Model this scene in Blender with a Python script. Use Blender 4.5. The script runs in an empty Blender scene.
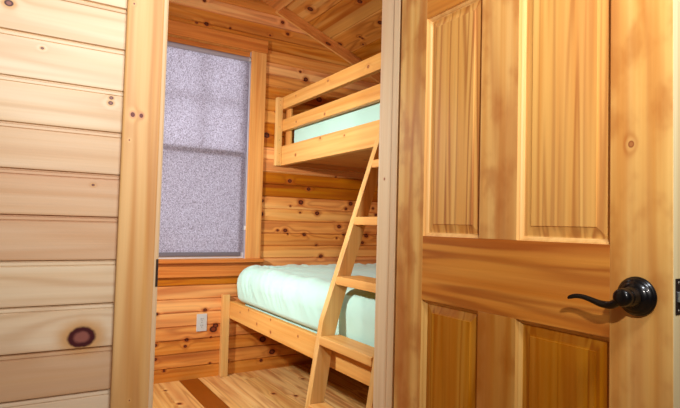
import bpy, bmesh, math, random
from mathutils import Vector, Matrix, noise
random.seed(7)
sc = bpy.context.scene
COL = sc.collection

# ------------------------------------------------------------ knots seen in the photograph
KW = [(1.459,1.202,.011),(1.451,1.106,.019),(1.769,1.205,.019),(1.683,1.173,.007),(1.765,1.128,.007),(1.91,1.127,.017),(1.647,.993,.015),(1.586,.992,.009),(1.669,.968,.007),(1.805,.964,.013),(1.953,.802,.015),(1.912,.886,.008),(2.166,1.172,.012),(2.209,1.214,.017),(2.108,1.031,.016),(2.088,.941,.008),(2.154,.969,.009),(2.425,1.185,.010),(2.455,1.132,.012),(2.366,.964,.018),(2.331,.906,.013),(1.672,1.358,.015),(1.831,1.307,.015),(2.069,1.415,.008),(1.073,.449,.012),(1.134,.316,.024),(1.149,.338,.018),(.957,.261,.013),(.949,.219,.010),(.76,.441,.010),(.76,.243,.010),(.762,.154,.010),(1.12,.264,.007),(.819,.074,.008),(1.119,.09,.007),(1.497,.216,.023),(1.572,.12,.021),(1.489,.068,.011),(1.242,.092,.010),(1.011,2.387,.015),(.943,2.381,.009),(.969,2.35,.009),(.99,2.542,.010),(1.179,2.396,.007),(1.575,2.526,.012),(1.619,2.448,.012),(1.479,2.409,.007),(1.781,2.135,.017),(1.732,2.185,.009),(1.899,2.0,.023),(1.477,1.677,.022),(1.547,1.854,.009)]
KN = [(.124,.776,.0262),(.162,1.309,.0050),(.163,1.321,.0042),(.133,1.117,.0031),(-.045,1.493,.0078),(.02,1.409,.003),(-.31,.93,.013),(-.62,1.36,.012)]
KC = [(1.285, 0.208, 0.005), (1.285, 0.227, 0.0045), (1.546, 0.201, 0.0018), (1.225, 0.203, 0.0014), (0.626, 0.227, 0.0013)]
KCEIL = [(3.2, 1.658, 0.022), (2.79, 1.805, 0.018), (2.839, 2.004, 0.018), (3.36, 2.001, 0.018), (3.121, 2.027, 0.009), (3.117, 2.047, 0.009), (3.176, 2.092, 0.009)]
KR = [(2.785,1.935,.008),(3.23,1.931,.006),(2.817,1.732,.009),(3.213,1.746,.007),(2.865,1.588,.009),(3.209,1.516,.010),(2.575,1.566,.006),(2.343,1.914,.010),(3.097,.495,.008),(2.758,.492,.007),(2.958,.434,.008),(2.753,.423,.009),(2.41,.466,.007),(3.243,.458,.006)]
KFLOOR = [(3.31, 0.792, 0.009), (3.038, 0.809, 0.013), (2.961, 1.358, 0.011), (3.155, 1.66, 0.012), (2.865, 1.462, 0.012)]

# ------------------------------------------------------------ materials
def srgb(r, g, b):
    f = lambda c: (c/255/12.92) if c/255 <= .04045 else ((c/255+.055)/1.055)**2.4
    return (f(r), f(g), f(b), 1)

class NT:
    def __init__(s, name):
        s.m = bpy.data.materials.new(name); s.m.use_nodes = True
        s.t = s.m.node_tree; s.t.nodes.clear()
    def n(s, typ, **kw):
        nd = s.t.nodes.new(typ)
        for k, v in kw.items(): setattr(nd, k, v)
        return nd
    def put(s, sock, v):
        if isinstance(v, bpy.types.NodeSocket): s.t.links.new(v, sock)
        elif v is not None: sock.default_value = v
    def math(s, op, a, b=None, c=None, clamp=False):
        nd = s.n('ShaderNodeMath', operation=op, use_clamp=clamp)
        s.put(nd.inputs[0], a); s.put(nd.inputs[1], b); s.put(nd.inputs[2], c)
        return nd.outputs[0]
    def vmath(s, op, a, b=None):
        nd = s.n('ShaderNodeVectorMath', operation=op)
        s.put(nd.inputs[0], a); s.put(nd.inputs[1], b)
        return nd.outputs['Value'] if op in ('LENGTH', 'DISTANCE', 'DOT_PRODUCT') else nd.outputs[0]
    def comb(s, x, y, z):
        nd = s.n('ShaderNodeCombineXYZ'); s.put(nd.inputs[0], x); s.put(nd.inputs[1], y); s.put(nd.inputs[2], z)
        return nd.outputs[0]
    def noise(s, vec, scale=1, detail=2, rough=.5, dim='3D', w=None):
        nd = s.n('ShaderNodeTexNoise', noise_dimensions=dim)
        s.put(nd.inputs['Vector'], vec); nd.inputs['Scale'].default_value = scale
        nd.inputs['Detail'].default_value = detail; nd.inputs['Roughness'].default_value = rough
        if w is not None: s.put(nd.inputs['W'], w)
        return nd.outputs[0]
    def maprange(s, v, a, b, c, d, smooth=False):
        nd = s.n('ShaderNodeMapRange')
        if smooth: nd.interpolation_type = 'SMOOTHSTEP'
        s.put(nd.inputs[0], v)
        for i, x in enumerate((a, b, c, d)): s.put(nd.inputs[i+1], x)
        return nd.outputs[0]
    def mix(s, f, a, b, mode='MIX'):
        nd = s.n('ShaderNodeMix', data_type='RGBA', blend_type=mode)
        s.put(nd.inputs[0], f); s.put(nd.inputs[6], a); s.put(nd.inputs[7], b)
        return nd.outputs[2]
    def attr(s, name):
        return s.n('ShaderNodeAttribute', attribute_name=name).outputs['Fac']
    def bsdf(s, color, rough=.5, metal=0, spec=.5, normal=None, coat=0, coatr=.1, sheen=0):
        b = s.n('ShaderNodeBsdfPrincipled')
        s.put(b.inputs['Base Color'], color); s.put(b.inputs['Roughness'], rough)
        s.put(b.inputs['Metallic'], metal); s.put(b.inputs['Specular IOR Level'], spec)
        if normal is not None: s.put(b.inputs['Normal'], normal)
        b.inputs['Coat Weight'].default_value = coat; b.inputs['Coat Roughness'].default_value = coatr
        if sheen: b.inputs['Sheen Weight'].default_value = sheen
        return b
    def out(s, sh):
        o = s.n('ShaderNodeOutputMaterial'); s.t.links.new(sh, o.inputs[0]); return s.m
    def bump(s, h, strength, dist):
        b = s.n('ShaderNodeBump'); b.inputs['Strength'].default_value = strength
        b.inputs['Distance'].default_value = dist; s.put(b.inputs['Height'], h); return b.outputs[0]

AX = {'X': 0, 'Y': 1, 'Z': 2}
def wood(name, along, across, light, mid, dark, knots=(), rk=0.0, rkscale=(2.2, 7), rings=11, stretch=.75, cross=9,
         red=None, redamt=.35, sap=None, sapamt=0.0, contrast=.6, rough=.36, coat=.25, knotcol=None, tone=.22, fibre=.10, blotch=0.0):
    """oiled pine: contour-line grain stretched along one axis, knots at given places plus scattered ones"""
    t = NT(name)
    tc = t.n('ShaderNodeTexCoord').outputs['Object']
    sp = t.n('ShaderNodeSeparateXYZ'); t.put(sp.inputs[0], tc)
    u = sp.outputs[AX[along]]; v = sp.outputs[AX[across]]
    w = sp.outputs[({0, 1, 2} - {AX[along], AX[across]}).pop()]
    oi = t.n('ShaderNodeObjectInfo').outputs['Random']
    seed = t.math('ADD', t.attr('seed'), t.math('MULTIPLY', oi, 31.7))
    tn = t.attr('tone')
    # knot distance field
    p2 = t.comb(t.math('MULTIPLY', u, .82), v, 0)
    d = 9.0
    for k in knots:
        dist = t.vmath('DISTANCE', p2, (k[0]*.82, k[1], 0))
        d = t.math('MINIMUM', d, t.math('DIVIDE', dist, k[2]*.8))
    if rk > 0:
        pv = t.comb(t.math('MULTIPLY', u, rkscale[0]), t.math('MULTIPLY', v, rkscale[1]), seed)
        vo = t.n('ShaderNodeTexVoronoi', voronoi_dimensions='3D'); t.put(vo.inputs['Vector'], pv)
        vo.inputs['Scale'].default_value = 1
        cs = t.n('ShaderNodeSeparateColor'); t.put(cs.inputs[0], vo.outputs['Color'])
        pos = vo.outputs['Position']
        dv = t.vmath('SUBTRACT', pv, pos)
        dv = t.vmath('MULTIPLY', dv, (1/rkscale[0], 1/rkscale[1], 0))
        dl = t.vmath('LENGTH', dv)
        rad = t.math('MULTIPLY_ADD', cs.outputs[1], .010, .004)
        rd = t.math('DIVIDE', dl, rad)
        off = t.math('MULTIPLY', t.math('GREATER_THAN', cs.outputs[0], rk), 9)
        d = t.math('MINIMUM', d, t.math('ADD', rd, off))
    wob = t.noise(tc, 55, 3)
    if not isinstance(d, float): d = t.math('ADD', d, t.math('MULTIPLY_ADD', wob, .36, -.18))
    # grain
    gv = t.comb(t.math('MULTIPLY', u, stretch), t.math('MULTIPLY', v, cross), t.math('MULTIPLY_ADD', w, cross, t.math('MULTIPLY', seed, 3.3)))
    n1 = t.noise(gv, 1, 2.0, .42)
    if not isinstance(d, float):
        swirl = t.math('EXPONENT', t.math('MULTIPLY', t.math('MULTIPLY', d, d), -.11))
        n1 = t.math('MULTIPLY_ADD', swirl, .15, n1)
    ph = t.math('MULTIPLY', n1, rings*6.2832)
    s = t.math('MULTIPLY_ADD', t.math('SINE', ph), .5, .5)
    band = t.math('POWER', s, 2.2)
    amt = t.noise(t.vmath('ADD', gv, (5, 9, 2)), .8, 1)
    band = t.math('MULTIPLY', band, t.maprange(amt, .3, .7, .25, 1))
    fv = t.comb(t.math('MULTIPLY', u, 5), t.math('MULTIPLY', v, 240), t.math('MULTIPLY', w, 240))
    fb = t.noise(fv, 1, 2, .6)
    sv = t.comb(t.math('MULTIPLY', u, .9), t.math('MULTIPLY', v, 38), t.math('MULTIPLY_ADD', w, 38, t.math('MULTIPLY', seed, 5.1)))
    streak = t.noise(sv, 1, 2, .5)
    col = t.mix(t.maprange(streak, .35, .7, 0, 1), light, mid)
    col = t.mix(t.math('MULTIPLY', band, contrast), col, dark)
    if red:
        rv = t.comb(t.math('MULTIPLY', u, .8), t.math('MULTIPLY', v, 14), t.math('MULTIPLY_ADD', w, 14, t.math('MULTIPLY', seed, 7.7)))
        rn = t.maprange(t.noise(rv, 1, 1.5), .48, .72, 0, redamt, True)
        rn = t.math('MULTIPLY', rn, t.math('SUBTRACT', 1, tn, clamp=True))
        col = t.mix(rn, col, red)
    if sap:
        rv = t.comb(t.math('MULTIPLY', u, .5), t.math('MULTIPLY', v, 11), t.math('MULTIPLY_ADD', w, 11, t.math('MULTIPLY', seed, 2.9)))
        rn = t.maprange(t.noise(rv, 1, 1), .56, .62, 0, sapamt, True)
        col = t.mix(rn, col, sap)
    if blotch:
        bn = t.noise(t.vmath('MULTIPLY', tc, (14, 14, 9)), 1, 3)
        col = t.mix(t.maprange(bn, .45, .7, 0, blotch, True), col, dark)
    # per board tone
    if red: col = t.mix(t.math('MULTIPLY', tn, -.5, clamp=True), col, red)
    val = t.n('ShaderNodeHueSaturation'); t.put(val.inputs['Color'], col)
    tt = t.math('MULTIPLY_ADD', tn, tone, 1)
    tt = t.math('MULTIPLY', tt, t.math('MULTIPLY_ADD', fb, fibre*2, 1-fibre))
    t.put(val.inputs['Value'], tt)
    t.put(val.inputs['Saturation'], t.math('MULTIPLY_ADD', tn, -.10, 1))
    col = val.outputs[0]
    if not isinstance(d, float):
        kc = knotcol or (srgb(120, 52, 26), srgb(58, 16, 10), srgb(176, 84, 30))
        halo = t.maprange(d, 1.0, 2.6, .75, 0, True)
        col = t.mix(halo, col, kc[2])
        ring = t.maprange(d, .95, 1.25, 1, 0, True)
        core = t.mix(t.maprange(d, .45, .8, 0, 1, True), kc[0], kc[1])
        col = t.mix(ring, col, core)
    nb = t.bump(t.math('ADD', t.math('MULTIPLY', band, -.4), fb), .12, .002)
    return t.out(t.bsdf(col, rough+.16, 0, .3, nb, coat*.25, .4).outputs[0])

def plain(name, col, rough=.5, metal=0, nscale=40, namt=.06, spec=.5, bump=0.0, coat=0):
    t = NT(name)
    tc = t.n('ShaderNodeTexCoord').outputs['Object']
    n = t.noise(tc, nscale, 3)
    hs = t.n('ShaderNodeHueSaturation'); hs.inputs['Color'].default_value = col
    t.put(hs.inputs['Value'], t.math('MULTIPLY_ADD', n, namt*2, 1-namt))
    nm = t.bump(n, bump, .002) if bump else None
    return t.out(t.bsdf(hs.outputs[0], rough, metal, spec, nm, coat).outputs[0])

M = {}
# bunk-room cladding: strong amber pine
M['wall'] = wood('amber_pine_cladding', 'X', 'Z', srgb(228,158,74), srgb(212,130,48), srgb(154,70,20), KW, .015, (1.6,7), 7, .8, 9,
                 red=srgb(146,58,16), redamt=.6, sap=srgb(236,180,100), sapamt=.6, contrast=.58, tone=.16)
M['wallY'] = wood('amber_pine_side_cladding', 'Y', 'Z', srgb(222,150,78), srgb(206,124,52), srgb(168,84,28), (), .14, (1.6,7), 8, .8, 9,
                 red=srgb(150,62,20), redamt=.5, contrast=.5)
M['ceil'] = wood('amber_pine_ceiling', 'Y', 'X', srgb(226,158,78), srgb(208,130,52), srgb(160,84,28), KCEIL, .02, (1.6,6), 7, .8, 8,
                 red=srgb(165,76,30), redamt=.55, sap=srgb(236,186,108), sapamt=.55, contrast=.75)
M['near'] = wood('pale_pine_cladding', 'X', 'Z', srgb(230,206,174), srgb(222,190,150), srgb(192,146,98), KN, 0, (1.6,7), 6, .8, 10,
                 red=srgb(206,150,118), redamt=.28, contrast=.5, tone=.06, rough=.3, coat=.35, fibre=.05,
                 knotcol=(srgb(146,88,78), srgb(70,20,26), srgb(206,150,84)))
M['casing'] = wood('honey_pine_casing', 'Z', 'X', srgb(228,186,128), srgb(214,160,94), srgb(182,112,54), KC, 0, (2,7), 5, .7, 14,
                 red=srgb(176,98,50), redamt=.45, contrast=.55, tone=.1, rough=.3, coat=.35, fibre=.05,
                 knotcol=(srgb(110,40,30), srgb(90,24,24), srgb(200,130,100)))
M['jamb'] = wood('honey_pine_jamb', 'Z', 'Y', srgb(226,204,168), srgb(216,188,146), srgb(194,154,108), ((1.2,1.42,.003),), 0, (2,7), 4, .7, 12,
                 red=srgb(190,130,90), redamt=.3, contrast=.3, tone=.1, rough=.3, coat=.3, fibre=.05)
M['trimX'] = wood('amber_pine_trim_flat', 'X', 'Z', srgb(214,136,62), srgb(196,112,42), srgb(160,80,26), (), 0, (2,7), 7, .7, 16,
                 red=srgb(150,66,20), redamt=.45, contrast=.4)
M['trimZ'] = wood('amber_pine_trim_upright', 'Z', 'X', srgb(226,168,92), srgb(212,140,64), srgb(178,98,38), (), 0, (2,7), 6, .7, 16,
                 red=srgb(190,110,50), redamt=.3, contrast=.4)
M['floor'] = wood('varnished_pine_floor', 'Y', 'X', srgb(234,190,116), srgb(220,164,86), srgb(170,102,42), KFLOOR, .04, (1.6,8), 8, .8, 10,
                 red=srgb(180,96,44), redamt=.6, contrast=.9, tone=.22, rough=.26, coat=.5)
M['bedY'] = wood('light_pine_rail', 'Y', 'Z', srgb(228,176,98), srgb(216,154,74), srgb(188,116,48), KR, .0, (3.2,5), 5, .7, 14,
                 red=srgb(206,130,66), redamt=.3, contrast=.35, tone=.2, knotcol=(srgb(176,110,58), srgb(140,76,36), srgb(206,140,76)))
M['bedZ'] = wood('light_pine_post', 'Z', 'X', srgb(230,190,120), srgb(218,168,94), srgb(190,128,60), (), 0, (2,7), 5, .7, 18,
                 red=srgb(206,130,66), redamt=.25, contrast=.35)
M['bedX'] = wood('light_pine_slat', 'X', 'Y', srgb(214,142,72), srgb(198,120,54), srgb(168,90,36), (), .1, (3,7), 5, .7, 14, contrast=.35)
# door
dl, dm, dd = srgb(224,180,106), srgb(208,150,74), srgb(168,96,34)
kd = (srgb(170,108,58), srgb(148,84,42), srgb(204,152,88))
M['stile'] = wood('door_pine_stile', 'Z', 'Y', dl, dm, dd, ((1.212,.566,.0065),), 0, (2,7), 4.5, 1.0, 11,
                  red=srgb(180,104,50), redamt=.55, contrast=.8, blotch=.55, rough=.28, coat=.4, fibre=.06, knotcol=kd)
M['panel'] = wood('door_pine_panel', 'Z', 'Y', srgb(222,172,90), srgb(204,140,58), srgb(152,82,24), (), 0, (2,7), 7, .5, 20,
                  red=srgb(190,116,56), redamt=.55, contrast=.95, rough=.28, coat=.4, fibre=.06)
M['rail'] = wood('door_pine_rail', 'Y', 'Z', srgb(214,146,62), srgb(196,118,38), srgb(146,70,16), (), 0, (2,7), 5, .9, 16,
                 red=srgb(176,96,36), redamt=.6, contrast=.85, rough=.28, coat=.4, fibre=.06)
M['mould'] = wood('door_pine_moulding', 'Z', 'Y', srgb(228,182,112), srgb(214,160,90), srgb(190,126,62), (), 0, (2,7), 3, .6, 20, contrast=.25, rough=.25, coat=.4)
M['edge'] = wood('door_pine_edge_flash_lit', 'Z', 'X', srgb(232,214,170), srgb(222,196,146), srgb(200,166,110), (), 0, (2,7), 4, .6, 20, contrast=.3, rough=.3)  # paler than the stiles: flash brightness put into the edge colour
M['bronze'] = plain('oil_rubbed_bronze', srgb(20,17,19), .33, .6, 60, .2, .5, coat=.25)
M['plate'] = plain('dark_bronze_plate', srgb(74,58,52), .4, .7, 60, .1)
M['steel'] = plain('brushed_steel', srgb(176,188,200), .3, .9)
M['screw'] = plain('screw_head', srgb(120,110,100), .4, .8)
M['white'] = plain('white_plastic', srgb(200,204,204), .4, 0, 30, .02)
M['slot'] = plain('dark_slot', srgb(30,28,26), .6)
M['vinyl'] = plain('white_vinyl_sash', srgb(222,222,226), .4, 0, 20, .02)
M['liner'] = plain('grey_vinyl_liner', srgb(168,160,170), .5, 0, 20, .02)
M['hem'] = plain('grey_hem_bar', srgb(104,100,108), .5)
M['plaster'] = plain('low_bounce_plaster', srgb(78,68,58), .8, 0, 8, .03, bump=.1)  # unseen hall surfaces, coloured dark to cut bounced light
M['hole'] = plain('dark_nail_hole', srgb(60,34,20), .8)

def fabric_sheet():
    t = NT('mint_cotton_sheet')
    tc = t.n('ShaderNodeTexCoord').outputs['Object']
    weave = t.noise(t.vmath('MULTIPLY', tc, (900, 900, 900)), 1, 1)
    big = t.noise(tc, 5, 3)
    col = t.mix(big, srgb(176,220,206), srgb(194,232,220))
    return t.out(t.bsdf(col, .85, 0, .2, t.bump(weave, .15, .001), sheen=.2).outputs[0])
M['sheet'] = fabric_sheet()

def shade_fabric():
    t = NT('woven_shade_fabric')
    tc = t.n('ShaderNodeTexCoord').outputs['Object']
    a = t.noise(t.vmath('MULTIPLY', tc, (230, 230, 330)), 1, 3, .75)
    b = t.noise(t.vmath('MULTIPLY', tc, (110, 110, 80)), 1, 2, .6)
    m = t.maprange(t.math('MULTIPLY_ADD', b, .35, a), .56, .80, 0, 1)
    dif = t.mix(m, srgb(136,126,134), srgb(176,168,180))
    tra = t.mix(m, srgb(112,102,110), srgb(222,218,236))
    d = t.n('ShaderNodeBsdfDiffuse'); t.put(d.inputs[0], dif)
    tr = t.n('ShaderNodeBsdfTranslucent'); t.put(tr.inputs[0], tra)
    mx = t.n('ShaderNodeMixShader'); mx.inputs[0].default_value = .5
    t.t.links.new(d.outputs[0], mx.inputs[1]); t.t.links.new(tr.outputs[0], mx.inputs[2])
    return t.out(mx.outputs[0])
M['shade'] = shade_fabric()
M['roll'] = plain('rolled_shade_fabric', srgb(152,144,152), .8, 0, 300, .15)

def thin(name, col, fac, glossy):
    t = NT(name)
    a = t.n('ShaderNodeBsdfTransparent'); a.inputs[0].default_value = col
    g = t.n('ShaderNodeBsdfGlossy' if glossy else 'ShaderNodeBsdfDiffuse')
    g.inputs[0].default_value = (.8, .8, .8, 1) if glossy else (.05, .05, .05, 1)
    if glossy: g.inputs['Roughness'].default_value = .02
    mx = t.n('ShaderNodeMixShader'); mx.inputs[0].default_value = fac
    t.t.links.new(a.outputs[0], mx.inputs[1]); t.t.links.new(g.outputs[0], mx.inputs[2])
    return t.out(mx.outputs[0])
M['glass'] = thin('window_glass', (.95, .97, .97, 1), .06, True)
M['screen'] = thin('insect_screen', (.9, .9, .9, 1), .12, False)

# ------------------------------------------------------------ helpers
def link(name, bm, mat, parent=None, smooth=False, seed=None, tone=None):
    me = bpy.data.meshes.new(name)
    bmesh.ops.recalc_face_normals(bm, faces=bm.faces)
    bm.to_mesh(me); bm.free()
    o = bpy.data.objects.new(name, me); COL.objects.link(o)
    if mat: me.materials.append(mat)
    if smooth:
        for p in me.polygons: p.use_smooth = True
    for an, v in (('seed', seed), ('tone', tone)):
        if v is not None:
            at = me.attributes.new(an, 'FLOAT', 'FACE')
            at.data.foreach_set('value', [v]*len(me.polygons))
    if parent is not None:
        o.parent = parent
        o.location = -world_loc(parent)
    return o
def world_loc(p):
    l = Vector(p.location)
    while p.parent: p = p.parent; l = l + Vector(p.location)
    return l
def sharp(o, ang=35):
    for p in o.data.polygons: p.use_smooth = True
    bm = bmesh.new(); bm.from_mesh(o.data)
    for e in bm.edges:
        if len(e.link_faces) == 2 and e.calc_face_angle(0) > math.radians(ang): e.smooth = False
    bm.to_mesh(o.data); bm.free()
    return o
def thing(name, label, cat, loc, group=None, kind=None):
    o = bpy.data.objects.new(name, None); COL.objects.link(o)
    o.location = loc; o.empty_display_size = .1
    return tag(o, label, cat, group, kind)
def tag(o, label, cat, group=None, kind=None):
    o['label'] = label; o['category'] = cat
    if group: o['group'] = group
    if kind: o['kind'] = kind
    return o
def box_bm(x0, x1, y0, y1, z0, z1, bev=.0025, bm=None, seg=2):
    own = bmesh.new()
    bmesh.ops.create_cube(own, size=1)
    for v in own.verts:
        v.co = Vector(((x0+x1)/2+v.co.x*(x1-x0), (y0+y1)/2+v.co.y*(y1-y0), (z0+z1)/2+v.co.z*(z1-z0)))
    if bev: bmesh.ops.bevel(own, geom=own.edges[:], offset=bev, segments=seg, affect='EDGES', profile=.5)
    if bm is None: return own
    tmp = bpy.data.meshes.new('t'); own.to_mesh(tmp); own.free(); bm.from_mesh(tmp); bpy.data.meshes.remove(tmp)
    return bm
def box(name, x0, x1, y0, y1, z0, z1, mat, parent=None, bev=.0025, **k):
    return link(name, box_bm(x0, x1, y0, y1, z0, z1, bev), mat, parent, **k)
def prism_bm(pts, axis, a, b, bev=0):
    """polygon pts (two coords) extruded along axis from a to b"""
    bm = bmesh.new()
    def co(p, t):
        c = list(p); c.insert(AX[axis], t); return c
    A = [bm.verts.new(co(p, a)) for p in pts]; B = [bm.verts.new(co(p, b)) for p in pts]
    bm.faces.new(A); bm.faces.new(B[::-1])
    n = len(pts)
    for i in range(n): bm.faces.new((A[i], A[(i+1) % n], B[(i+1) % n], B[i]))
    bmesh.ops.recalc_face_normals(bm, faces=bm.faces)
    if bev: bmesh.ops.bevel(bm, geom=bm.edges[:], offset=bev, segments=2, affect='EDGES', profile=.5)
    return bm
def lathe_bm(prof, center, axis, n=48):
    """prof: (t along axis, radius)"""
    bm = bmesh.new(); rings = []
    ax = Vector(axis).normalized()
    a = ax.orthogonal().normalized(); b = ax.cross(a)
    for t, r in prof:
        c = Vector(center)+ax*t
        rings.append([bm.verts.new(c+(a*math.cos(2*math.pi*i/n)+b*math.sin(2*math.pi*i/n))*max(r, 1e-4)) for i in range(n)])
    for q in range(len(rings)-1):
        for i in range(n):
            bm.faces.new((rings[q][i], rings[q][(i+1) % n], rings[q+1][(i+1) % n], rings[q+1][i]))
    bm.faces.new(rings[0][::-1]); bm.faces.new(rings[-1])
    return bm
def sweep_bm(path, radii, up=(0, 0, 1), n=20):
    """path points, radii (r_side, r_up) each: elliptical section"""
    bm = bmesh.new(); rings = []
    P = [Vector(p) for p in path]
    for i, p in enumerate(P):
        t = (P[min(i+1, len(P)-1)]-P[max(i-1, 0)]).normalized()
        s = t.cross(Vector(up)).normalized(); w = s.cross(t).normalized()
        rs, ru = radii[i]
        rings.append([bm.verts.new(p+s*math.cos(2*math.pi*k/n)*rs+w*math.sin(2*math.pi*k/n)*ru) for k in range(n)])
    for q in range(len(rings)-1):
        for i in range(n):
            bm.faces.new((rings[q][i], rings[q][(i+1) % n], rings[q+1][(i+1) % n], rings[q+1][i]))
    bm.faces.new(rings[0][::-1]); bm.faces.new(rings[-1])
    return bm
def spline(pts, k=6):
    out = []
    n = len(pts)
    for i in range(n-1):
        p0, p1, p2, p3 = pts[max(i-1, 0)], pts[i], pts[i+1], pts[min(i+2, n-1)]
        for j in range(k):
            t = j/k
            out.append(tuple(.5*((2*b)+(-a+c)*t+(2*a-5*b+4*c-d)*t*t+(-a+3*b-3*c+d)*t**3) for a, b, c, d in zip(p0, p1, p2, p3)))
    out.append(tuple(pts[-1])); return out

def planks(name, O, U, V, N, u0, u1, v0, v1, pitch, off, mat, holes=(), tones=None, prof='vee', joints=None, kind='structure', label=None, cat=None, tonerand=1.0, rs=1, limit=None):
    """board cladding as real relief: every board a strip with a bead and a groove; holes = (u0,u1,v0,v1)"""
    rnd = random.Random(rs)
    O, U, V, N = map(Vector, (O, U, V, N))
    bm = bmesh.new(); sd = []; tn = []
    if prof == 'vee':     # (v from the board's lower edge, depth)
        pr = [(0, -.005), (.0012, -.005), (.0022, -.0012), (pitch-.0125, 0), (pitch-.0115, -.0028), (pitch-.0042, -.0022), (pitch-.0015, -.005), (pitch, -.005)]
        pr = [(0, -.008), (.0012, -.008), (.0026, -.0004), (.006, 0), (pitch-.0125, 0), (pitch-.0115, -.0050), (pitch-.0100, -.0050), (pitch-.0090, -.0022), (pitch-.0036, -.0022), (pitch-.0018, -.008), (pitch, -.008)]
    elif prof == 'simple':
        pr = [(0, -.009), (.0016, -.009), (.0055, 0), (pitch-.0045, 0), (pitch-.0016, -.009), (pitch, -.009)]
    else:
        pr = [(0, -.003), (.0006, -.003), (.0014, 0), (pitch-.0014, 0), (pitch-.0006, -.003), (pitch, -.003)]
    k = math.floor((v0-off)/pitch)
    while off+k*pitch < v1:
        b = off+k*pitch
        cuts = [u0, u1]
        if joints:
            x = u0+rnd.uniform(*joints)
            while x < u1: cuts.append(x); x += rnd.uniform(*joints)
        cuts.sort()
        pts = [(b+a, d) for a, d in pr]
        hv = sorted({h for H in holes for h in H[2:4] if b < h < b+pitch} | {h for h in (v0, v1) if b < h < b+pitch})
        def dep(v):
            for (a, da), (c, dc) in zip(pts, pts[1:]):
                if a <= v <= c: return da+(dc-da)*(v-a)/max(c-a, 1e-9)
            return 0
        vs = sorted(pts+[(h, dep(h)) for h in hv])
        for ci in range(len(cuts)-1):
            s = rnd.random()*50; tv = rnd.uniform(-1, 1)*tonerand
            cu0, cu1 = cuts[ci], cuts[ci+1]
            if tones:
                q = tones(k, (cu0+cu1)/2, cu0, cu1)
                if q is not None: tv = q
            for (va, da), (vb, db) in zip(vs, vs[1:]):
                if vb <= v0+1e-6 or va >= v1-1e-6 or vb-va < 1e-6: continue
                vm = (va+vb)/2
                seg = [(cu0, cu1)]
                for H in holes:
                    if H[2] < vm < H[3]:
                        ns = []
                        for a, c in seg:
                            if H[1] <= a or H[0] >= c: ns.append((a, c)); continue
                            if a < H[0]: ns.append((a, H[0]))
                            if c > H[1]: ns.append((H[1], c))
                        seg = ns
                if limit:
                    lo, hi = limit(vm); seg = [(max(a, lo), min(c, hi)) for a, c in seg if min(c, hi) > max(a, lo)]
                for a, c in seg:
                    q = [bm.verts.new(O+U*x+V*y+N*z) for x, y, z in ((a, va, da), (c, va, da), (c, vb, db), (a, vb, db))]
                    f = bm.faces.new(q)
                    f.normal_update()
                    if f.normal.dot(N) < 0: f.normal_flip()
                    sd.append(s); tn.append(tv)
        k += 1
    me = bpy.data.meshes.new(name); bm.to_mesh(me); bm.free()
    me.materials.append(mat)
    for an, L in (('seed', sd), ('tone', tn)):
        at = me.attributes.new(an, 'FLOAT', 'FACE'); at.data.foreach_set('value', L)
    o = bpy.data.objects.new(name, me); COL.objects.link(o)
    if kind: o['kind'] = kind
    if label: o['label'] = label; o['category'] = cat
    return o

# ------------------------------------------------------------ key dimensions (metres, camera at x=y=0)
WY = 3.475          # window wall
DY0, DY1 = 1.300, 1.455   # door wall, both faces
RX, LX = 2.58, -.58       # bunk-room side walls
DXL, DXR = .281, 1.035    # door opening
WXL, WXR, WZB, WZT = .690, 1.345, .790, 2.262   # window opening
SL = .387
def ceil_z(x): return 2.606-SL*(x-1.515) if x > 1.0 else 2.606-SL*(1.0-1.515)-SL*(1.0-x)

# ------------------------------------------------------------ shell
def limwin(v):
    if v < ceil_z(RX)+.03: return (LX, RX)
    dx = (ceil_z(1.0)+.03-v)/SL
    return (1.0-dx, 1.0+dx)
wt = {27: -.1, 26: -.25, 25: .2, 15: -.8, 14: -1.0, 13: .35, 12: .2, 11: .3, 10: .1, 9: .2, 6: .55, 5: .7, 4: .6, 3: .35, 2: -.1, 1: .1, 0: -.2}
planks('wall_window', (0, WY, 0), (1, 0, 0), (0, 0, 1), (0, -1, 0), LX, RX, 0, 2.84, .0887, .083-.0887, M['wall'],
       holes=[(WXL, WXR, WZB, WZT)], prof='simple', tones=lambda k, m, a, b: wt.get(k), rs=3, limit=limwin,
       label='knotty amber pine board wall with the window in it', cat='wall')
planks('wall_right', (RX, 0, 0), (0, 1, 0), (0, 0, 1), (-1, 0, 0), DY1, WY, 0, 2.22, .0887, -.0057, M['wallY'], prof='simple', rs=5,
       label='pine board wall along the long side of the bunks', cat='wall')
planks('wall_left', (LX, 0, 0), (0, 1, 0), (0, 0, 1), (1, 0, 0), DY1, WY, 0, 2.22, .0887, -.0057, M['wallY'], prof='simple', rs=6,
       label='pine board wall opposite the bunks', cat='wall')
planks('wall_front', (0, DY0, 0), (1, 0, 0), (0, 0, 1), (0, -1, 0), -1.5, 2.4, 0, 2.45, .0982, .062, M['near'],
       holes=[(DXL-.02, DXR+.02, -.01, 2.07)], prof='vee', rs=11, tonerand=.8,
       label='pale pine board wall beside the doorway', cat='wall')
planks('wall_front_inside', (0, DY1, 0), (1, 0, 0), (0, 0, 1), (0, 1, 0), LX, RX, 0, 2.84, .0887, -.0057, M['wall'],
       holes=[(DXL-.02, DXR+.02, -.01, 2.07)], prof='simple', rs=12, limit=limwin,
       label='bunk room side of the wall holding the doorway', cat='wall')
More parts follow.
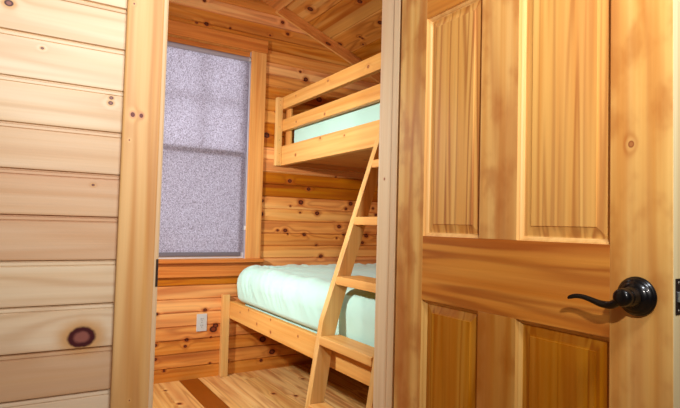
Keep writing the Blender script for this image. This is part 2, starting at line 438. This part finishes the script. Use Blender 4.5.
# sloping ceiling boards
cl = math.sqrt(1+SL*SL)
cr = planks('ceiling', (1.0, DY1-.05, ceil_z(1.0)), (0, 1, 0), (1/cl, 0, -SL/cl), (-SL/cl, 0, -1/cl), 0, WY-DY1+.07, 0, (RX-1.0+.03)*cl, .19*cl, (1.735-1.0-.57)*cl, M['ceil'],
       prof='simple', rs=21, tonerand=.6, label='sloping knotty pine board ceiling above the upper bunk', cat='ceiling')
planks('ceiling_left_slope', (1.0, DY1-.05, ceil_z(1.0)), (0, 1, 0), (-1/cl, 0, -SL/cl), (SL/cl, 0, -1/cl), 0, WY-DY1+.07, 0, (1.0-LX+.03)*cl, .19*cl, 0, M['ceil'],
       prof='simple', rs=22, tonerand=.6, label='ceiling slope on the far side of the ridge', cat='ceiling')
# floor planks
def ftone(k, m, a, b):
    d = {0: -1.9, -1: .25, -2: .05, 1: .3, 2: .55, 3: .15, 4: -.1 if m > 2.6 else -.4, 5: .5, 6: .2}
    if k == 4: return .45 if b > 3.3 else -.55
    return d.get(k)
planks('floor', (0, 0, 0), (0, 1, 0), (1, 0, 0), (0, 0, 1), -3.0, WY+.02, -1.5, RX+.02, .125, .917, M['floor'], prof='floor', rs=33,
       joints=(1.0, 2.4), tones=ftone, label='varnished pine plank floor', cat='floor')
# hallway behind the camera
box('wall_hall_left', -1.56, -1.5, -3, DY0, 0, 2.45, M['plaster'], bev=0)['kind'] = 'structure'
box('wall_hall_right', 2.4, 2.46, -3, DY0, 0, 2.45, M['plaster'], bev=0)['kind'] = 'structure'
box('wall_hall_end', -1.56, 2.46, -3.06, -3, 0, 2.45, M['plaster'], bev=0)['kind'] = 'structure'
box('ceiling_hall', -1.56, 2.46, -3.06, DY0+.02, 2.45, 2.5, M['plaster'], bev=0)['kind'] = 'structure'
for n, l, c in (('wall_hall_left', 'plaster wall left of the camera, darkened to cut bounce', 'wall'), ('wall_hall_right', 'plaster wall behind the open door, darkened to cut bounce', 'wall'),
                ('wall_hall_end', 'plaster wall behind the camera, darkened to cut bounce', 'wall'), ('ceiling_hall', 'ceiling of the hallway, darkened to cut bounce', 'ceiling')):
    tag(bpy.data.objects[n], l, c)

# gable trim on the slope
t = thing('trim_1', 'flat pine trim board following the sloping ceiling along the window wall', 'trim', (1.51, WY, 2.588), kind='structure')
def slope_board(name, x0, x1, ya, yb, d0, d1, mat, parent, **k):
    bm = bmesh.new()
    nx, nz = -SL/cl, -1/cl
    vs = []
    for y in (ya, yb):
        for x, d in ((x0, d0), (x1, d0), (x1, d1), (x0, d1)):
            vs.append(bm.verts.new((x+nx*d, y, ceil_z(x)+nz*d)))
    bm.faces.new(vs[:4]); bm.faces.new(vs[4:][::-1])
    for i in range(4): bm.faces.new((vs[i], vs[(i+1) % 4], vs[4+(i+1) % 4], vs[4+i]))
    bmesh.ops.recalc_face_normals(bm, faces=bm.faces)
    bmesh.ops.bevel(bm, geom=bm.edges[:], offset=.002, segments=2, affect='EDGES')
    return link(name, bm, mat, parent, **k)
M['gable'] = wood('amber_pine_gable_trim', 'X', 'Y', srgb(214,140,70), srgb(198,118,52), srgb(162,84,32), ((1.935,3.42,.020),), 0, (2,7), 6, .7, 14, red=srgb(160,76,30), redamt=.3, contrast=.4)
M['cove'] = wood('pale_pine_cove', 'X', 'Z', srgb(236,180,104), srgb(226,162,86), srgb(200,130,62), (), 0, (2,7), 4, .7, 14, contrast=.2)
slope_board('trim_board', 1.535, RX-.005, WY-.115, WY-.012, .001, .018, M['gable'], t, seed=3.)
slope_board('edge_strip', 1.52, RX-.005, WY-.013, WY-.001, .001, .024, M['cove'], t, seed=5.)['label'] = 'pale edge strip'

# ------------------------------------------------------------ doorway casing and jambs
t = thing('trim_2', 'honey pine door casing and frame around the doorway', 'door frame', (DXL, DY0, 0), kind='structure')
box('side_casing', .187, .270, DY0-.018, DY0-.0005, 0, 2.155, M['casing'], t, bev=.004, seed=2.3)
box('side_casing', 1.048, 1.131, DY0-.018, DY0-.0005, 0, 2.155, M['casing'], t, bev=.004, seed=8.)
box('head_casing', .187, 1.131, DY0-.020, DY0-.0005, 2.066, 2.155, M['trimX'], t, bev=.004, seed=4.)
jl = box('jamb', DXL-.019, DXL, DY0-.002, DY1+.002, 0, 2.05, M['jamb'], t, bev=.002, seed=6.)
box('jamb', DXR, DXR+.019, DY0-.002, DY1+.002, 0, 2.05, M['jamb'], t, bev=.002, seed=7.)
box('head_jamb', DXL-.019, DXR+.019, DY0-.002, DY1+.002, 2.05, 2.069, M['trimX'], t, bev=.002)
box('door_stop', DXL, DXL+.011, DY0+.038, DY0+.070, 0, 2.05, M['jamb'], t, bev=.003, seed=1.)
box('door_stop', DXR-.012, DXR, DY0+.038, DY0+.070, 0, 2.05, M['jamb'], t, bev=.003, seed=5.)
box('door_stop', DXL+.011, DXR-.012, DY0+.038, DY0+.070, 2.039, 2.05, M['trimX'], t, bev=.003)
box('side_casing', .187, .270, DY1+.0005, DY1+.018, 0, 2.155, M['casing'], t, bev=.004, seed=3.)
box('side_casing', 1.048, 1.131, DY1+.0005, DY1+.018, 0, 2.155, M['casing'], t, bev=.004, seed=9.)
box('head_casing', .187, 1.131, DY1+.0005, DY1+.018, 2.066, 2.155, M['trimX'], t, bev=.004, seed=4.)
sp = box('strike_plate', DXL-.004, DXL+.0015, DY0-.0045, DY0+.030, .882, .948, M['plate'], t, bev=.001)
sp['label'] = 'dark bronze strike plate'

# ------------------------------------------------------------ the open six-panel door
DX = 1.0; DT = .035
HY, LY = 1.297, .490      # hinge edge, latch edge
d = thing('door_1', 'six-panel varnished pine door standing open with a black lever', 'door', (DX+DT/2, HY, .01), kind='structure')
Ys = [(HY, 1.176), (.957, .838), (.608, LY)]           # stiles and mullion
Zr = [(.012, .250), (.831, 1.016), (1.660, 1.765), (1.925, 2.040)]
def flat(name, y0, y1, z0, z1, mat, seed, tone=0., parent=d):
    return box(name, DX, DX+DT, min(y0, y1), max(y0, y1), z0, z1, mat, parent, bev=.0008, seed=seed, tone=tone)
flat('hinge_stile', Ys[0][0], Ys[0][1], .012, 2.04, M['stile'], 2.1)
ls = flat('lock_stile', Ys[2][0], Ys[2][1], .012, 2.04, M['stile'], 9.4)
for z0, z1 in Zr: flat('rail', Ys[0][1], Ys[2][0], z0, z1, M['rail'], z0*13+2)
for i, (z0, z1) in enumerate(((Zr[0][1], Zr[1][0]), (Zr[1][1], Zr[2][0]), (Zr[2][1], Zr[3][0]))):
    flat('mullion', Ys[1][0], Ys[1][1], z0, z1, M['stile'], (5.3, 4.4, 1.0)[i], (-.5, .3, 0)[i])
box('door_edge', DX+.0008, DX+DT-.0008, LY-.0006, LY+.004, .013, 2.039, M['edge'], d, bev=0, seed=2.)['label'] = 'latch edge with flash brightness in its colour'
def nested(name, loops, y0, y1, z0, z1, mat, fill, seed, tone=0.):
    """loops: (inset, depth into the slab) -> a ring of mitred faces; both faces of the slab"""
    bm = bmesh.new()
    for side in (0, 1):
        R = []
        for ins, dep in loops:
            x = DX+dep if side == 0 else DX+DT-dep
            R.append([bm.verts.new((x, y, z)) for y, z in ((y0+ins, z0+ins), (y1-ins, z0+ins), (y1-ins, z1-ins), (y0+ins, z1-ins))])
        for a, b in zip(R, R[1:]):
            for i in range(4):
                f = bm.faces.new((a[i], a[(i+1) % 4], b[(i+1) % 4], b[i]))
        if fill: bm.faces.new(R[-1])
        bm.normal_update()
    for f in bm.faces:
        f.normal_update()
        want = -1 if f.calc_center_median().x < DX+DT/2 else 1
        if f.normal.x*want < 0: f.normal_flip()
    me = bpy.data.meshes.new(name); bm.to_mesh(me); bm.free(); me.materials.append(mat)
    for an, v in (('seed', seed), ('tone', tone)):
        at = me.attributes.new(an, 'FLOAT', 'FACE'); at.data.foreach_set('value', [v]*len(me.polygons))
    o = bpy.data.objects.new(name, me); COL.objects.link(o); o.parent = d; o.location = -Vector(d.location)
    return o
MO = [(0, .0006), (.0006, .0080), (.0032, .0084), (.0068, .0112), (.0090, .0150), (.0105, .0160)]
PO = [(.0098, .0158), (.013, .0158), (.034, .0108), (.0347, .0082)]
col2 = [(Ys[1][0], Ys[0][1]), (Ys[2][0], Ys[1][1])]
for ci, (ya, yb) in enumerate(col2):
    for ri, (za, zb) in enumerate(((Zr[0][1], Zr[1][0]), (Zr[1][1], Zr[2][0]), (Zr[2][1], Zr[3][0]))):
        nested('panel_moulding', MO, ya, yb, za, zb, M['mould'], False, ci*3+ri+.5, (-.4, .2, 0)[ri])
        nested('raised_panel', PO, ya, yb, za, zb, M['panel'], True, (3.1, 7.7, 1.9, 5.2, 2.6, 8.8)[ci*3+ri], (-.8, .3, 0)[ri])
# lever handles (inner and outer face)
LYc, LZc = .552, .921
def lever(side):
    s = -1 if side == 0 else 1
    x0 = DX if side == 0 else DX+DT
    ax = (s, 0, 0)
    prof = [(.0002, .0355), (.004, .0372), (.007, .0366), (.0085, .0345), (.0095, .0338), (.0125, .0330), (.0145, .0290), (.0155, .0275), (.0185, .0265), (.0205, .0215), (.0215, .0195), (.030, .0180), (.038, .0165)]
    h = sharp(link('door_handle', lathe_bm(prof, (x0, LYc, LZc), ax), M['bronze'], d), 50)
    h['label'] = 'black bronze round rose of the lever handle'
    hub = [(.036, .0125), (.0375, .0160), (.042, .0172), (.052, .0170), (.058, .0150), (.0605, .0110), (.0615, .004)]
    hb = sharp(link('hub', lathe_bm(hub, (x0, LYc, LZc), ax, 36), M['bronze'], h), 50)
    X = x0+s*.050
    pts = [(X, LYc-.002, LZc-.002), (X, LYc+.012, LZc-.011), (X, LYc+.026, LZc-.0175), (X, LYc+.044, LZc-.0172), (X, LYc+.062, LZc-.0128), (X, LYc+.080, LZc-.0092), (X, LYc+.096, LZc-.0094), (X, LYc+.108, LZc-.0130), (X, LYc+.1135, LZc-.0160)]
    rad = [(.0085, .0115), (.0080, .0095), (.0074, .0068), (.0066, .0050), (.0056, .0036), (.0050, .0029), (.0046, .0024), (.0040, .0021), (.0020, .0014)]
    lv = link('lever', sweep_bm(spline(pts), spline(rad), (1, 0, 0)), M['bronze'], h, smooth=True)
lever(0); lever(1)
lp = box('latch_plate', DX+.0065, DX+.0285, LY-.0022, LY-.0004, .895, .960, M['plate'], d, bev=.0008)
lp['label'] = 'dark bronze latch plate'
bl = link('latch_bolt', prism_bm([(DX+.011, LY-.0005), (DX+.024, LY-.0005), (DX+.024, LY-.004), (DX+.011, LY-.012)], 'Z', .9175, .9365, .0012), M['steel'], lp)
for zz in (.902, .952):
    link('screw', lathe_bm([(0, .0036), (.0008, .0032), (.0010, .001)], (DX+.0175, LY-.0022, zz), (0, -1, 0), 16), M['screw'], lp)
for zz in (.25, 1.03, 1.82):
    hg = link('hinge', lathe_bm([(-.045, .0045), (-.044, .0062), (.044, .0062), (.045, .0045)], (DX+DT+.0065, HY-.004, zz), (0, 0, 1), 16), M['plate'], d, smooth=False)

# ------------------------------------------------------------ window
w = thing('window_1', 'double-hung window in pine trim behind the grey roller shade', 'window', ((WXL+WXR)/2, WY, WZB), kind='structure')
box('side_casing', WXR-.006, WXR+.106, WY-.019, WY-.0005, .79, 2.262, M['trimZ'], w, bev=.003, seed=1.4, tone=.2)
box('side_casing', WXL-.106, WXL+.006, WY-.019, WY-.0005, .79, 2.262, M['trimZ'], w, bev=.003, seed=4.4)
box('head_casing', WXL-.116, WXR+.114, WY-.023, WY-.0005, 2.2625, 2.352, M['trimX'], w, bev=.003, seed=5.)
box('sill', WXL-.128, WXR+.126, WY-.048, WY-.0005, .766, .7895, M['trimX'], w, bev=.005, seed=7.)
box('apron', WXL-.106, WXR+.106, WY-.019, WY-.0005, .672, .7655, M['trimX'], w, bev=.003, seed=2.)
RD = WY+.125
box('head_light_block', WXL, WXR, WY+.034, WY+.060, 2.208, 2.262, M['trimX'], w, bev=.001)  # added opaque board, blocks daylight so the gap above the roller stays dark
for nm, a in (('jamb_liner', (WXL-.016, WXL, WY-.0004, RD, WZB-.016, WZT+.016)), ('jamb_liner', (WXR, WXR+.016, WY-.0004, RD, WZB-.016, WZT+.016)),
              ('jamb_liner', (WXL, WXR, WY-.0004, RD, WZT, WZT+.016)), ('jamb_liner', (WXL, WXR, WY-.0004, RD, WZB-.016, WZB))):
    box(nm, *a, M['liner'] if a[0] == WXR else M['trimZ'], w, bev=.001)
def sash(z0, z1, y0, y1, name):
    bm = bmesh.new(); s = .042
    box_bm(WXL+.002, WXL+s, y0, y1, z0, z1, .002, bm); box_bm(WXR-s, WXR-.002, y0, y1, z0, z1, .002, bm)
    box_bm(WXL+s, WXR-s, y0, y1, z0, z0+s, .002, bm); box_bm(WXL+s, WXR-s, y0, y1, z1-s, z1, .002, bm)
    f = link(name, bm, M['vinyl'], w)
    bm = bmesh.new(); xm = (WXL+WXR)/2; zm = (z0+z1)/2; ym = (y0+y1)/2
    box_bm(xm-.010, xm+.010, ym-.0115, ym+.0115, z0+s, z1-s, .002, bm); box_bm(WXL+s, WXR-s, ym-.0112, ym+.0112, zm-.010, zm+.010, .002, bm)
    if name == 'upper_sash': link('muntin', bm, M['vinyl'], f)
    else: bm.free()
    box('pane', WXL+s-.002, WXR-s+.002, ym-.002, ym+.002, z0+s-.002, z1-s+.002, M['glass'], f, bev=0)
sash(1.505, WZT-.002, WY+.066, WY+.090, 'upper_sash')
sash(WZB+.002, 1.545, WY+.040, WY+.064, 'lower_sash')
box('insect_screen', WXL+.004, WXR-.004, WY+.0925, WY+.094, WZB+.004, 1.52, M['screen'], w, bev=0)

# roller shade
SX0, SX1, SY = WXL+.014, WXR-.018, WY+.022
s = thing('roller_shade', 'grey-lavender woven roller shade pulled down over the window', 'roller shade', ((SX0+SX1)/2, SY, 2.25))
link('roller', lathe_bm([(0, .017), (SX1-SX0, .017)], (SX0, SY-.004, 2.205), (1, 0, 0), 32), M['roll'], s, smooth=False)
bm = bmesh.new()
nx, nz = 24, 60
z0, z1 = .832, 2.205
fr = []; bk = []
for L, off in ((fr, -.0006), (bk, .0)):
    for j in range(nz+1):
        row = []
        for i in range(nx+1):
            x = SX0+.002+(SX1-SX0+.008)*i/nx; z = z0+(z1-z0)*j/nz
            yy = SY+.0145+.0012*math.sin(i*.7+1)*math.sin(j*.11)+off
            row.append(bm.verts.new((x, yy, z)))
        L.append(row)
for j in range(nz):
    for i in range(nx):
        bm.faces.new((fr[j][i], fr[j][i+1], fr[j+1][i+1], fr[j+1][i]))
for row in bk:
    for v in row: bm.verts.remove(v)
fab = link('fabric', bm, M['shade'], s, smooth=True)
box('hem_bar', SX0+.002, SX1-.006, SY+.005, SY+.016, .806, .834, M['hem'], s, bev=.004)['label'] = 'dark grey hem bar'
br = link('bracket', lathe_bm([(0, .020), (.004, .017), (.010, .017), (.014, .014), (.0145, .006)], (SX1, SY-.004, 2.205), (1, 0, 0), 32), M['white'], s)
br['label'] = 'white round end bracket'
link('bracket', lathe_bm([(0, .020), (.004, .021), (.010, .021), (.013, .016), (.0135, .006)], (SX0, SY-.004, 2.205), (-1, 0, 0), 32), M['white'], s)
cpts = [(SX1+.009, SY-.018, z) for z in (2.17, 1.8, 1.4, 1.02)]
link('cord', sweep_bm(spline(cpts), [(.0012, .0012)]*len(spline(cpts)), (1, 0, 0), 8), M['white'], s, smooth=True)
box('cord_clip', SX1+.002, SX1+.016, SY-.024, SY-.012, .990, 1.020, M['white'], s, bev=.003)['label'] = 'white cord clip'

# ------------------------------------------------------------ power outlet
o = thing('power_outlet', 'white double power outlet on the pine wall below the window', 'outlet', (1.052, WY, .367))
op = box('cover_plate', 1.017, 1.087, WY-.0062, WY-.0002, .309, .425, M['white'], o, bev=.0028)
for zc in (.345, .389):
    f = link('socket', prism_bm([(1.052+.0165*math.cos(a)*(1 if abs(math.cos(a)) < .9 else 1), zc+.0145*math.sin(a)) for a in [i*math.pi/12 for i in range(24)]], 'Y', WY-.0078, WY-.0055, .0004), M['white'], o)
    for dx, hh in ((-.0062, .0048), (.0062, .0038)):
        box('slot', 1.052+dx-.0016, 1.052+dx+.0016, WY-.0081, WY-.0070, zc+.0015-hh+.003, zc+.0015+hh+.003, M['slot'], f, bev=0)
    link('slot', lathe_bm([(0, .0026), (.0010, .0026)], (1.052, WY-.0071, zc-.0075), (0, -1, 0), 12), M['slot'], f)
link('screw', lathe_bm([(0, .003), (.001, .0026)], (1.052, WY-.0062, .367), (0, -1, 0), 14), M['screw'], o)

# ------------------------------------------------------------ lower bunk frame
BY0, BY1 = DY1+.022, WY-.001
RW = RX-.004
b = thing('lower_bed_frame', 'low pine bed frame with a long side rail, below the bunk', 'bed frame', (1.9, 2.47, 0))
RXO, RXI = 1.232, 1.268
def post(name, x0, x1, y0, y1, z1, parent, seed, z0=0):
    p = box(name, x0, x1, y0, y1, z0, z1, M['trimZ'] if name == 'cleat' else M['bedZ'], parent, bev=.003, seed=seed)  # upright cleats get darker wood, imitating the shade behind the guard rails
    return p
post('post', 1.181, RXO-.0003, WY-.042, WY-.001, .548, b, 3.3)
post('post', 1.190, RXO-.0003, BY0, BY0+.041, .548, b, 6.1)
post('post', RW-.040, RW, WY-.090, WY-.001, .386, b, 1.1)
post('post', RW-.040, RW, BY0, BY0+.089, .386, b, 1.6)
box('side_rail', RXO, RXI, BY0, BY1, .388, .503, M['bedY'], b, bev=.004, seed=4.8)
box('side_rail', RW-.036, RW, BY0, BY1, .388, .503, M['bedY'], b, bev=.004, seed=2.8)
box('end_rail', RXI+.001, RW-.037, BY0, BY0+.036, .388, .503, M['bedX'], b, bev=.003, seed=1.)
box('end_rail', RXI+.001, RW-.037, BY1-.036, BY1, .388, .503, M['bedX'], b, bev=.003, seed=2.)
box('cleat', RXI+.0003, RXI+.030, BY0+.04, BY1-.04, .390, .415, M['bedY'], b, bev=.002)
box('cleat', RW-.067, RW-.0365, BY0+.04, BY1-.04, .390, .415, M['bedY'], b, bev=.002)
n = 11
for i in range(n):
    y = BY0+.10+(BY1-BY0-.20-.07)*i/(n-1)
    box('slat', RXI+.002, RW-.038, y, y+.07, .4155, .434, M['bedX'], b, bev=.002, seed=i*1.7)

# ------------------------------------------------------------ upper bunk frame
UXO = 1.581; UXI = 1.619
uz = (1.463, 1.603)
u = thing('upper_bunk_frame', 'narrow raised pine bunk frame with two guard rails fixed to the wall', 'bunk frame', (2.08, 2.47, uz[0]))
for k_, yy in enumerate(((WY-.042, WY-.001), (BY0, BY0+.041))):
    p = post('post', 1.537, UXO-.0003, yy[0], yy[1], 1.957, u, 9.3+k_, uz[0]-.004)
    if k_ == 0:
        for zz in (1.485, 1.545, 1.645, 1.74, 1.90, 1.935):
            link('screw', lathe_bm([(0, .0024), (.0006, .002)], (1.560, yy[0], zz), (0, -1, 0), 10), M['hole'], p)
post('cleat', UXI+.0003, UXI+.018, WY-.090, WY-.001, 1.950, u, 2.2, 1.53)
post('cleat', UXI+.0003, UXI+.038, BY0, BY0+.089, 1.950, u, 2.7, 1.52)
box('side_rail', UXO, UXI, BY0, BY1, uz[0], uz[1], M['bedY'], u, bev=.004, seed=1.8, tone=.25)
box('side_rail', RW-.036, RW, BY0, BY1, uz[0], uz[1], M['bedY'], u, bev=.004, seed=7.8)
box('guard_rail', UXO, UXI, BY0, BY1, 1.712, 1.796, M['bedY'], u, bev=.004, seed=5.2)
box('guard_rail', UXO, UXI, BY0, BY1, 1.874, 1.963, M['bedY'], u, bev=.004, seed=3.6)
box('end_rail', UXI+.001, RW-.037, BY1-.036, BY1, uz[0], uz[1], M['bedX'], u, bev=.003, seed=1.)
box('end_rail', UXI+.039, RW-.037, BY0, BY0+.036, uz[0], uz[1], M['bedX'], u, bev=.003, seed=2.)
box('cleat', UXI+.0003, UXI+.030, BY0+.175, BY1-.175, 1.470, 1.496, M['bedY'], u, bev=.002)
box('cleat', RW-.067, RW-.0365, BY0+.04, BY1-.04, 1.470, 1.496, M['bedY'], u, bev=.002)
for i in range(n):
    y = BY0+.18+(BY1-BY0-.36-.07)*i/(n-1)
    box('slat', UXI+.002, RW-.038, y, y+.07, 1.506, 1.5245, M['bedX'], u, bev=.002, seed=i*1.3)
ply = box('deck_board', UXI+.002, RW-.038, BY0+.037, BY1-.037, 1.4965, 1.5055, M['bedX'], u, bev=.001, seed=4.)

# ------------------------------------------------------------ mattresses in mint sheets
def mattress(name, label, x0, x1, y0, y1, z0, z1, rv, rp, amp, group, seed, bulge=0.0):
    """rounded slab with plan radius rp and edge radius rv; folds pressed into the sheet"""
    bm = bmesh.new()
    hx, hy, hz = (x1-x0)/2, (y1-y0)/2, (z1-z0)/2
    cx, cy, cz = (x0+x1)/2, (y0+y1)/2, (z0+z1)/2
    # side profile: stations from bottom centre round to the top centre
    npl = 520
    # plan outline param
    def plan(t, ins):
        # rounded rectangle, inset by ins, arc-length param t in 0..1
        a, c = hx-ins, hy-ins; r = max(rp-ins, .004)
        segs = [2*(c-r), math.pi*r/2, 2*(a-r), math.pi*r/2]*2
        return a, c, r, segs
    A, C = hx, hy
    L = [2*(C-rp), math.pi*rp/2, 2*(A-rp), math.pi*rp/2]*2
    tot = sum(L)
    def pt(t, ins):
        s = t*tot; i = 0
        while i < 7 and s > L[i]: s -= L[i]; i += 1
        f = s/L[i]; a, c = hx-ins, hy-ins; r = max(rp-ins, 0.0)
        cyl = [(-1, -1), (-1, 1), (-1, 1), (1, 1), (1, 1), (1, -1), (1, -1), (-1, -1)]
        # centres of corners
        ca, cc = hx-rp if ins < rp else a, hy-rp if ins < rp else c
        if i == 0: return Vector((-a, -cc+2*cc*f)), Vector((-1, 0))
        if i == 1: th = math.pi-f*math.pi/2; return Vector((-ca, cc))+r*Vector((math.cos(th), math.sin(th))), Vector((math.cos(th), math.sin(th)))
        if i == 2: return Vector((-ca+2*ca*f, c)), Vector((0, 1))
        if i == 3: th = math.pi/2-f*math.pi/2; return Vector((ca, cc))+r*Vector((math.cos(th), math.sin(th))), Vector((math.cos(th), math.sin(th)))
        if i == 4: return Vector((a, cc-2*cc*f)), Vector((1, 0))
        if i == 5: th = -f*math.pi/2; return Vector((ca, -cc))+r*Vector((math.cos(th), math.sin(th))), Vector((math.cos(th), math.sin(th)))
        if i == 6: return Vector((ca-2*ca*f, -c)), Vector((0, -1))
        th = -math.pi/2-f*math.pi/2; return Vector((-ca, -cc))+r*Vector((math.cos(th), math.sin(th))), Vector((math.cos(th), math.sin(th)))
    st = []                         # (inset, z, nz)
    rb = .03
    for k in range(5): th = math.pi/2*k/4; st.append((rb-rb*math.sin(th), z0+rb-rb*math.cos(th), -math.cos(th)))
    m = 22
    for k in range(1, m): st.append((0, z0+rb+(z1-rv-z0-rb)*k/m, 0))
    for k in range(9): th = math.pi/2*k/8; st.append((rv-rv*math.cos(th), z1-rv+rv*math.sin(th), math.sin(th)))
    ins = rv
    while ins < hx-.012: ins += .022; st.append((min(ins, hx-.006), z1, 1))
    rings = []
    S = seed*11.3
    for ins, z, nzv in st:
        ring = []
        for q in range(npl):
            p, nn = pt(q/npl, ins)
            if ins > rp:   # collapse to the long mid line
                p = Vector((max(-hx+ins, min(hx-ins, p.x)), max(-hy+ins, min(hy-ins, p.y))))
            X, Y, Z = cx+p.x, cy+p.y, z
            N = Vector((nn.x*math.sqrt(max(0, 1-nzv*nzv)), nn.y*math.sqrt(max(0, 1-nzv*nzv)), nzv))
            sidey = max(0, min(1, (z-z0-.09)/.10))
            per = q/npl*tot
            # pucker folds running down and slanting on the side, fading over the top edge
            g = noise.noise(Vector((per*9+(z1-z)*6+S, (z1-z)*2.2, 3.1)))
            g2 = 1-abs(noise.noise(Vector((per*15+(z1-z)*11+S, (z1-z)*3.5, 8.7))))*2
            topf = max(0, 1-max(0, ins-rv*.2)/.30) if nzv > 0 else 1
            corner = math.exp(-((Y-(y1-.25))/.55)**2)
            dsp = amp*sidey*topf*(.7*g+.55*max(0, g2)**2*(.35+corner))
            dsp += amp*.45*noise.noise(Vector((X*3.2+S, Y*2.4, Z*3)))*sidey
            # long soft creases on the top
            if nzv > .2:
                c1 = noise.noise(Vector(((X*.6+Y*.8)*5+S, (X*.8-Y*.6)*1.3, 1.2)))
                dsp += amp*.55*max(0, 1-abs(c1)*3.2)**1.5*nzv
            dsp += (bulge*(1-math.exp(-((Y-1.84)/.33)**2))*max(0, -nn.x)+.018*max(0, nn.y))*min(1, max(0, (z-.507)/.03))**.5*math.sqrt(max(0, 1-nzv*nzv)) if bulge and z > .507 else 0
            P = Vector((X, Y, Z))+N*dsp
            ring.append(bm.verts.new(P))
        rings.append(ring)
    for a, c in zip(rings, rings[1:]):
        for i in range(npl):
            bm.faces.new((a[i], a[(i+1) % npl], c[(i+1) % npl], c[i]))
    bm.faces.new(rings[0][::-1])
    bm.faces.new(rings[-1])
    bmesh.ops.remove_doubles(bm, verts=bm.verts, dist=.0003)
    o = link(name, bm, M['sheet'], None, smooth=True)
    tag(o, label, 'mattress', group)
    return o
mattress('mattress', 'wide mint-sheeted mattress on the lower bed behind the ladder', RXI+.026, RW-.038, BY0+.042, WY-.040, .438, .738, .105, .15, .017, None, 1, .046)
mattress('mattress', 'slim mint-sheeted mattress behind the guard rails of the upper bunk', UXI+.021, RW-.038, BY0+.10, WY-.094, 1.527, 1.742, .03, .03, .002, None, 2)

# ------------------------------------------------------------ ladder
l = thing('bunk_ladder', 'leaning pine ladder with flat treads in front of the bunks', 'ladder', (1.11, 1.85, 0))
front = [(1.074, 0), (1.170, .605), (1.492, 1.560)]
back = [(1.566, 1.560), (1.562, 1.45), (1.455, 1.262), (1.369, .974), (1.275, .690), (1.226, .51), (1.211, .392), (1.150, 0)]
for ya, sd in ((2.0475, 1.2), (1.600, 3.4)):
    link('stile', prism_bm(front+back, 'Y', ya, ya+.0375, .0025), M['bedZ'], l, seed=sd)
def fx(z):
    return 1.074+(z/.605)*.096 if z < .605 else 1.170+(z-.605)/.955*.322
for zt, dp in ((.250, .085), (.543, .108), (.808, .135), (1.082, .135), (1.357, .125)):
    x = fx(zt)-.008
    box('step', x, x+dp, 1.6380, 2.0470, zt-.038, zt, M['bedY'], l, bev=.004, seed=zt*9, tone=.2)

# ------------------------------------------------------------ light
def area(name, loc, target, size, power, col, sy=None, shape='SQUARE'):
    L = bpy.data.lights.new(name, 'AREA'); L.energy = power; L.color = col; L.size = size
    if sy: L.shape = 'RECTANGLE'; L.size_y = sy
    else: L.shape = shape
    o = bpy.data.objects.new(name, L); COL.objects.link(o); o.location = loc
    o.rotation_euler = (Vector(target)-Vector(loc)).to_track_quat('-Z', 'Y').to_euler()
    return o
area('camera_flash', (.08, -.25, 1.58), (.75, .8, 2.6), .07, 39, (1, .955, .88), shape='DISK')
area('hall_top_fill', (.50, -.25, 2.38), (.45, .5, 0), .25, 21, (.88, .95, 1))  # added fill from above, brightens the tops of door and wall
bl = area('bunk_room_lamp', (-.40, 2.40, 1.66), (1.5, 2.85, 1.0), .12, 24, (1, .985, .95), shape='DISK')
bl.data.spread = math.radians(115)
area('bunk_room_soft_fill', (.75, 2.3, 2.45), (1.1, 2.5, 0), .5, 2, (1, .98, .93))  # added soft fill for the bunk room ambience, no fixture here

wd = bpy.data.worlds.new('sky'); sc.world = wd; wd.use_nodes = True
bg = wd.node_tree.nodes['Background']; bg.inputs[0].default_value = (.97, .94, .99, 1); bg.inputs[1].default_value = 2.6

# ------------------------------------------------------------ camera
F = 520.87; yaw, pitch, roll = (math.radians(a) for a in (31.277, 2.352, 1.494))
f = Vector((math.sin(yaw)*math.cos(pitch), math.cos(yaw)*math.cos(pitch), math.sin(pitch)))
r = Vector((math.cos(yaw), -math.sin(yaw), 0)); up = r.cross(f)
r, up = r*math.cos(roll)+up*math.sin(roll), up*math.cos(roll)-r*math.sin(roll)
cd = bpy.data.cameras.new('camera'); cam = bpy.data.objects.new('camera', cd); COL.objects.link(cam)
mt = Matrix((r, up, -f)).transposed().to_4x4(); mt.translation = Vector((0, 0, 1.04)); cam.matrix_world = mt
cd.sensor_width = 36; cd.sensor_fit = 'HORIZONTAL'; cd.lens = 36*F/680; cd.clip_start = .05
sc.camera = cam
sc.view_settings.view_transform = 'Standard'; sc.view_settings.look = 'None'
sc.view_settings.exposure = 0; sc.view_settings.gamma = 1; sc.view_settings.use_curve_mapping = False
